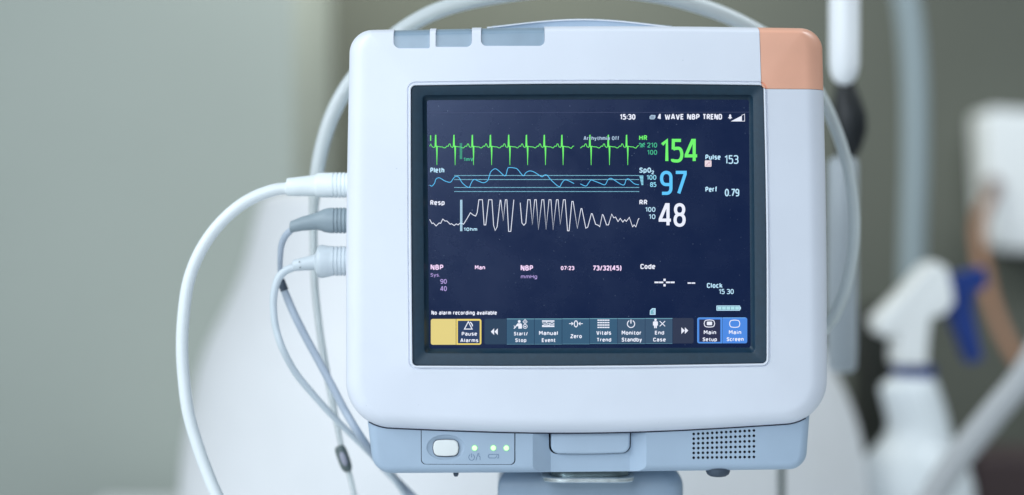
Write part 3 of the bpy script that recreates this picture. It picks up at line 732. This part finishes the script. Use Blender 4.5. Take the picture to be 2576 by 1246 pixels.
stroke(mb, C7, [(p.x, p.y) for p in rrect([(1606, 142), (1744, 142), (1744, 234), (1606, 234)], (34,)*4, (3, 3, 3, 3), ne=4, na=6)], 11, WHT, 3, True); rr(mb, C7, 1640, 162, 1712, 210, 8, WHT, 3)
text(mb, 'Main', C7, 1598, 1767, 283, 337, WHT, 0.034, 3); text(mb, 'Setup', C7, 1583, 1778, 380, 432, WHT, 0.034, 3); K('soft_key', mb)
mb = MB(); rr(mb, C7, 1855, 105, 2195, 460, (2, 28, 28, 2), BLU); stroke(mb, C7, [(1857, 110), (2170, 110)], 8, lit(120, 185, 250), 1)
stroke(mb, C7, [(p.x, p.y) for p in rrect([(1955, 144), (2090, 144), (2090, 238), (1955, 238)], (34,)*4, (3, 3, 3, 3), ne=4, na=6)], 11, WHT, 2, True)
text(mb, 'Main', C7, 1943, 2112, 282, 335, WHT, 0.034, 2); text(mb, 'Screen', C7, 1913, 2145, 377, 430, WHT, 0.034, 2); K('soft_key', mb)

# ---- grey base housing ------------------------------------------------
YB = 0.0112
def BL(x, y): return (880.5+x*.24414, 974.8+y*.24414)
def BR(x, y): return (1446.5+x*.26855, 974.8+y*.26855)
bpts = rrect([(917, 1010), (2043, 1010), (2030, 1183.5), (938, 1194)], (30, 30, 42, 46), (0, 0, 1.5, 0), ne=30, na=10)
mb = MB(); nb = normals2(bpts); kb = S*(D+YB)/D
def bring(y, wx, wb): return [Vector(((p.x-n.x*wx-CX)*kb, y, (CY-(p.y-n.y*(wb if n.y > 0 else 0)))*kb)) for p, n in zip(bpts, nb)]
rings = [bring(0.070, 0, 0)]
for i in range(9):
    a = math.pi/2*i/8; e = 1-math.cos(a); rings.append(bring(YB+0.007*(1-math.sin(a)), 24*e, 20*e))
loft(mb, rings, GREY); base = mb.build('base_housing', mon, None, True)
# shallow recess around the latch
def xy_prism(pts, z0, z1):
    mb = MB(); loft(mb, [[Vector((x, y, z0)) for x, y in pts], [Vector((x, y, z1)) for x, y in pts]], GREY); return closed(mb.mesh('c'))
X = lambda px: (px-CX)*kb
boolean(base, xy_prism([(X(1340), YB-0.004), (X(1340), YB-0.00001), (X(1386), YB+0.0075), (X(1586), YB+0.0075), (X(1626), YB-0.00001), (X(1626), YB-0.004)], P(0, 1300).z, P(0, 900).z))
# power panel opening, latch opening
ppts = lambda d: rrect([(1058+d, 1060), (1296.5-d, 1060), (1296.5-d, 1171-d), (1058.5+d, 1170-d)], (2, 2, 12, 12), ne=6, na=6)
boolean(base, prism(ppts(0), YB-0.003, YB+0.008, GREY))
lpts = lambda d: rrect([(1381+d, 1060), (1590-d, 1060), (1589-d, 1144.5-d), (1382+d, 1147-d)], (2, 2, 20, 20), (0, 0, 1.5, 0), ne=6, na=8)
boolean(base, prism(lpts(0), YB-0.003, YB+0.016, GREY))
# speaker holes
mb = MB()
holes = []
for i in range(14):
    u = i/13
    for j in range(6):
        v = j/5
        zx = 1112+u*564; zy = (437+v*222)*(1-u)+(404+v*248)*u
        holes.append(BR(zx, zy))
for hx, hy in holes:
    c = ((hx-CX)*kb, (CY-hy)*kb); r = 3.45*kb
    ring = lambda y: [Vector((c[0]+r*math.cos(a), y, c[1]+r*math.sin(a))) for a in [2*math.pi*q/14 for q in range(14)]]
    loft(mb, [ring(YB-0.002), ring(YB+0.004)], DARK)
boolean(base, closed(mb.mesh('c')))
me = base.data
if DARK.name not in [m.name for m in me.materials if m]: me.materials.append(DARK)
di = [m.name if m else '' for m in me.materials].index(DARK.name); gi = [m.name if m else '' for m in me.materials].index(GREY.name)
gx0, gx1 = X(BR(1090, 0)[0]), X(BR(1700, 0)[0])
for p in me.polygons:
    p.material_index = di if (gx0 < p.center.x < gx1 and p.center.y > YB+0.0002 and p.center.y < YB+0.0042 and (CY-p.center.z/kb) < BR(0, 690)[1] and (CY-p.center.z/kb) > BR(0, 385)[1] and p.area < 3e-6) or (abs(p.normal.y) < 0.25 and X(1052) < p.center.x < X(1596) and 1062 < CY-p.center.z/kb < 1172 and YB-1e-5 < p.center.y < YB+0.017) else gi  # hole interiors and opening walls coloured dark as shade
me.polygons.foreach_set('use_smooth', [True]*len(me.polygons)); me.set_sharp_from_angle(angle=R(30))

mb = MB(); box(mb, X(1056), X(1299), YB+0.0074, YB+0.0079, P(0, 1175).z, P(0, 1064).z, DARK); mb.build('panel_gap_shade', mon)  # dark plate added behind the panel so its gap reads as shaded
mb = MB()
sel = [(p, n) for p, n in zip(outer, no) if p.y > 1015 and 921 < p.x < 2037]
ks = S*(D+YB-0.0003)/D
A = [((p.x-n.x*3-CX)*ks, (CY-p.y+n.y*3)*ks) for p, n in sel]; B = [((p.x+n.x*2.6-CX)*ks, (CY-p.y-n.y*2.6)*ks) for p, n in sel]
for i in range(len(sel)-1):
    if (sel[i][0]-sel[i+1][0]).length < 60:
        mb.poly([(A[i][0], YB-0.0003, A[i][1]), (A[i+1][0], YB-0.0003, A[i+1][1]), (B[i+1][0], YB-0.0003, B[i+1][1]), (B[i][0], YB-0.0003, B[i][1])], DARK)
mb.build('housing_seam', mon)
mb = MB(); rounded_prism(mb, ppts(2.2), YB, YB+0.007, GREY, 1.0)
panel = mb.build('control_panel', mon, None, True)
dish = MB()
c = P(1121, 1126, YB); prof = []
for i in range(9):
    a = math.pi/2*i/8; prof.append((math.cos(a), math.sin(a)))
rg = []
for cr, sr in [(1.0, -0.4)]+prof:
    rg.append([Vector((c.x+48*kb*max(cr, 0.02)*math.cos(q), YB+0.0022*sr, c.z+32.5*kb*max(cr, 0.02)*math.sin(q))) for q in [2*math.pi*w/40 for w in range(40)]])
loft(dish, rg, GREY); boolean(panel, closed(dish.mesh('c')))
panel.data.polygons.foreach_set('use_smooth', [True]*len(panel.data.polygons)); panel.data.set_sharp_from_angle(angle=R(30))
bp_ = rrect([(1090, 1108), (1152.5, 1107.5), (1153, 1147), (1091, 1147.5)], (13, 13, 13, 13), (1, 1, 1, 1), ne=8, na=8)
mb = MB(); rounded_prism(mb, rrect([(1088.7, 1106.7), (1153.8, 1106.2), (1154.3, 1148.3), (1089.7, 1148.8)], (14,)*4, (1,)*4, ne=8, na=8), YB+0.0006, YB+0.003, DARK, 0.4); mb.build('button_gap', panel, 40, True)
mb = MB(); rounded_prism(mb, bp_, YB-0.0008, YB+0.003, BUTTON, 3.5); mb.build('power_button', panel, 40, True)
for (x, y) in (BL(1284, 626), BL(1477, 625), BL(1611, 626)):
    mb = MB()
    for r, m, y0 in ((7.9, LED2, YB-0.0002), (6.7, LED, YB-0.0006)):
        rounded_prism(mb, [Vector((x+r*math.cos(a), y+r*math.sin(a))) for a in [2*math.pi*q/28 for q in range(28)]], y0, YB+0.001, m, 1.2)
    mb.build('indicator_light', panel, 50, True)
# embossed symbols
mb = MB(); LV.append(YB-0.00012); LV.append(YB-0.00018); q0, q1 = len(LV)-2, len(LV)-1
stroke(mb, BL, circ(1253, 720, 29, 32, -60, 240, 24), 5, ENGR, q0); rect(mb, BL, 1250.5, 682, 1255.5, 722, ENGR, q1)
stroke(mb, BL, [(1298, 752), (1318, 680)], 5, ENGR, q0); stroke(mb, BL, [(1328, 676), (1328, 708), (1340, 716), (1340, 748)], 5, ENGR, q0)
K2 = mb.build('power_symbol', panel)
mb = MB(); stroke(mb, BL, [(1432, 690), (1520, 690), (1500, 728), (1432, 728), (1432, 718), (1424, 718), (1424, 700), (1432, 700)], 4.5, ENGR, q0, True); stroke(mb, BL, [(1531, 686), (1531, 728), (1514, 728)], 4.5, ENGR, q1)
mb.build('battery_symbol', panel)

mb = MB(); rounded_prism(mb, lpts(4.4), YB+0.0035, YB+0.0148, LATCH, 7); mb.build('release_latch', mon, 40, True)
mb = MB(); box(mb, X(1376), X(1596), YB+0.0150, YB+0.0158, P(0, 1150).z, P(0, 1068).z, DARK); mb.build('latch_gap_shade', mon)  # dark plate added to deepen the shade round the latch
# rubber feet
for px, py, r, dy in ((1806, 1198, 21, 0.020), (1147, 1198, 5, 0.02)):
    mb = MB(); lathe(mb, [(px, 1178, r*1.45), (px, 1186, r*1.45), (px, 1193, r*1.3), (px, py, r*0.95), (px, py+1, r*0.7)], RUBBER, dy, axis='z'); mb.build('rubber_foot', mon, 40, True)
# rear body
mb = MB(); rp = rrect([(930, 120), (2026, 120), (2030, 1140), (926, 1140)], (60,)*4, ne=8, na=8)
loft(mb, [[Vector(((p.x-CX)*S, y, (CY-p.y)*S)) for p in rp] for y in (0.0702, 0.120)] + [[Vector(((CX+190+(p.x-CX-190)*0.8-CX)*S, 0.15, (CY-(630+(p.y-630)*0.8))*S)) for p in rp]], GREY); mb.build('rear_housing', mon, 35, True)

# ------------------------------------------------------------------ mount under the monitor
STAND = mat('stand_metal_paint', (0.34, 0.43, 0.53), rough=0.4, var=0.04, vscale=60)
mnt = thing('monitor_mount', 'blue grey mounting column with a steel quick release plate under the monitor', 'monitor mount', (P(1487, 0, 0.09).x, 0.09, COUNTER_Z))
ym0, ym1 = 0.046, 0.13
zt = P(0, 1176, ym0).z
def mring(z, ins, r=26):
    x0, x1 = P(1252, 0, ym0).x+ins, P(1723, 0, ym0).x-ins
    q = rrect([(x0, ym0+ins), (x1, ym0+ins), (x1, ym1-ins), (x0, ym1-ins)], (0.002, 0.014, 0.02, 0.02), ne=6, na=8)
    return [Vector((p.x, p.y, z)) for p in q]
mr = [mring(COUNTER_Z+0.0005, 0)]
for i in range(8):
    a = math.pi/2*i/7; mr.append(mring(zt-0.014*(1-math.sin(a)), 0.014*(1-math.cos(a))))
mb = MB(); loft(mb, mr, STAND); mb.build('column', mnt, 40, True)
# two socket screws on the column's top edge
def pl_ring(x0, x1, y0, y1, z, r):
    q = rrect([(x0, y0), (x1, y0), (x1, y1), (x0, y1)], (r,)*4, ne=6, na=8); return [Vector((p.x, p.y, z)) for p in q]
a, b = P(1366, 0, 0.016).x, P(1598, 0, 0.016).x
z1, z0 = P(0, 1203, 0.016).z, P(0, 1216, 0.016).z
mb = MB(); loft(mb, [pl_ring(a+0.001, b-0.001, 0.017, 0.09, z0, 0.011), pl_ring(a, b, 0.016, 0.09, z0+0.0006, 0.012), pl_ring(a, b, 0.016, 0.09, (z0+z1)/2-0.0002, 0.012), pl_ring(a+0.0004, b-0.0004, 0.0164, 0.09, (z0+z1)/2, 0.012), pl_ring(a, b, 0.016, 0.09, (z0+z1)/2+0.0002, 0.012), pl_ring(a, b, 0.016, 0.09, z1-0.0004, 0.012), pl_ring(a+0.001, b-0.001, 0.017, 0.09, z1, 0.011)], STEEL)
mb.build('steel_plate', mnt, 35, True)
mb = MB(); zt2 = P(0, 1188, 0.012).z
loft(mb, [pl_ring(P(1385, 0, .01).x, P(1590, 0, .01).x, 0.024, 0.085, z1+0.0003, 0.010), pl_ring(P(1385, 0, .01).x, P(1590, 0, .01).x, 0.024, 0.085, zt2, 0.010)], mat('dark_steel', (0.20, 0.26, 0.28), rough=0.25, metal=1.0)); mb.build('plate_neck', mnt, 35, True)

# ------------------------------------------------------------------ cables and plugs on the left
yp1 = 0.045
def ribs(x0, n, step, yc, r, w=3.0, dr=2.6, end=886):
    out = []
    x = x0
    for i in range(n):
        out += [(x, yc, r), (x+1, yc, r-dr), (x+w, yc, r-dr), (x+w+1, yc, r)]; x += step
    return out+[(end, yc, r)]
t = thing('white_sensor_cable', 'thick white cable curving out from the topmost plug, white and ribbed', 'cable', P(722, 472, yp1))
mb = MB(); lathe(mb, [(721, 471, 17), (722, 471, 21.5), (724, 471, 22.5), (760, 469, 25), (794, 467, 27), (797, 466, 29.5), (800, 466, 31), (834, 466, 31.5)]+ribs(838, 4, 10, 466, 32), PLUGW, yp1); mb.build('plug', t, 35, True)
mb = MB(); tube(mb, [(740, 470, yp1, 15), (722, 474, yp1, 15), (690, 478, yp1, 15.5), (640, 496, yp1, 15.5), (590, 528, yp1, 15.5), (540, 578, yp1, 15.5), (500, 640, yp1, 15.5), (474, 710, yp1, 15.5), (462, 790, yp1, 15.5), (458, 870, yp1, 15.5), (462, 950, yp1, 15.5), (474, 1040, yp1, 15.5), (500, 1130, yp1, 15.5), (532, 1215, yp1, 15.5), (560, 1275, yp1, 15.5), (610, 1380, yp1, 15.5), (700, 1560, yp1+0.02, 15.5), (760, 1680, yp1+.05, 15.5)], CABLE, n=22); mb.build('cord', t, 60, True)
t = thing('grey_sensor_cable', 'cable with the dark grey plug, middle one of the three plugs', 'cable', P(731, 571, yp1))
mb = MB(); lathe(mb, [(729, 572, 10), (731, 571.5, 14.5), (733, 571, 15), (760, 563, 18), (790, 558, 21), (800, 556, 23), (808, 555, 26), (818, 555, 30), (828, 555, 31.5), (836, 555, 32)]+ribs(840, 4, 9.5, 555, 32.5), PLUGG, yp1); mb.build('plug', t, 40, True)
mb = MB(); yl = yp1+0.02
tube(mb, [(745, 570, yp1, 7), (734, 578, yp1, 8), (718, 594, yp1+.004, 8.5), (708, 618, yp1+.008, 8), (705, 650, yp1+.012, 7), (705, 685, yl, 6.5), (709, 712, yl, 7), (718, 738, yl, 9.5), (740, 790, yl, 10), (770, 850, yl, 10), (800, 905, yl, 10), (832, 965, yl, 10), (866, 1030, yl, 10), (905, 1095, yl, 10), (950, 1158, yl+.03, 10), (1000, 1212, yl+.06, 10), (1050, 1262, yl+.06, 10), (1120, 1340, yl+.06, 10)], CABLED, n=16); mb.build('cord', t, 60, True)
mb = MB(); tube(mb, [(707, 704, yl, 9.2), (711, 718, yl, 10.2), (716, 731, yl, 10.4)], RUBBER, n=16, sm=4); mb.build('sleeve', t, 50, True)
t = thing('pale_sensor_cable', 'cable with the pale grey flared plug, lowest of the three plugs', 'cable', P(738, 668, yp1))
mb = MB(); lathe(mb, [(735, 669, 8), (737, 668.5, 13), (739, 668, 14.5), (765, 664, 17), (792, 660, 20), (797, 659, 30), (799, 659, 38), (803, 658, 41), (812, 658, 42), (826, 658, 39), (836, 657, 37.5)]+ribs(840, 4, 9.5, 657, 37.5), PLUGL, yp1); mb.build('plug', t, 35, True)
mb = MB(); tube(mb, [(755, 668, yp1, 9), (738, 673, yp1, 10), (716, 683, yp1, 10), (700, 702, yp1, 10), (690, 735, yp1, 9.5), (688, 775, yp1, 9), (694, 825, yp1, 9), (712, 880, yp1, 9), (745, 940, yp1+.01, 9), (790, 995, yp1+.02, 8.5), (840, 1050, yp1+.03, 8), (890, 1100, yp1+.04, 7.5), (940, 1150, yp1+.05, 7.5), (990, 1205, yp1+.06, 7.5), (1030, 1262, yp1+.07, 7.5), (1080, 1340, yp1+.07, 7.5)], CABLEG, n=16); mb.build('cord', t, 60, True)
for x, y in ((755, 659), (757, 673)):
    mb = MB(); c = P(x, y, yp1)-Vector((0, L(17, yp1)-0.0004, 0)); bmx = bmesh.new(); bmesh.ops.create_uvsphere(bmx, u_segments=8, v_segments=6, radius=L(1.8, yp1), matrix=Matrix.Translation(c)); me = bpy.data.meshes.new('rivet'); bmx.to_mesh(me); bmx.free(); me.materials.append(CLIP); link('pin', me, t, 60)

# tubing loop round the monitor
yh = 0.105
t = thing('tubing_loop', 'white tubing looping over the monitor and down past the plugs to a dark clip', 'tubing', P(862, 1130, yh))
mb = MB(); tube(mb, [(1700, 900, 0.142, 15), (1850, 935, yh+.055, 15), (1980, 900, yh+.045, 15), (2070, 830, yh+.03, 15), (2112, 765, yh+.03, 15), (2140, 670, yh+.03, 15), (2149, 570, yh+.03, 15), (2140, 460, yh+.03, 15), (2112, 350, yh+.03, 15), (2060, 235, yh+.03, 16), (1980, 130, yh+.03, 17), (1890, 70, yh+.02, 18.5), (1780, 22, yh+.01, 20), (1640, -14, yh, 20.5), (1460, -30, yh, 20.5), (1290, -16, yh, 20.5), (1140, 14, yh, 20.5), (1040, 58, yh, 20.5), (950, 128, yh, 20.5), (880, 210, yh, 20), (836, 290, yh, 19.5), (810, 370, yh, 18.5), (796, 445, yh, 17), (789, 530, yh, 12), (789, 620, yh, 10), (792, 720, yh, 9.5), (804, 830, yh, 9), (822, 940, yh, 9), (840, 1030, yh, 8), (856, 1110, yh, 7), (868, 1160, yh, 7), (882, 1205, yh, 7), (900, 1290, yh, 7), (920, 1400, yh, 7)], HOSE, n=20); mb.build('tube', t, 60, True)
mb = MB(); tube(mb, [(853, 1122, yh-.004, 9), (856, 1130, yh-.004, 14), (866, 1158, yh-.004, 15), (873, 1178, yh-.004, 13), (875, 1186, yh-.004, 8)], CLIP, n=16, sm=4); clip = mb.build('clip', t, 60, True)
mb = MB(); tube(mb, [(858, 1138, yh-.010, 4), (862, 1148, yh-.010, 8), (868, 1164, yh-.010, 7), (870, 1172, yh-.010, 3)], CLIPI, n=12, sm=4); mb.build('clip_face', t, 60, True)
bpy.context.view_layer.update()
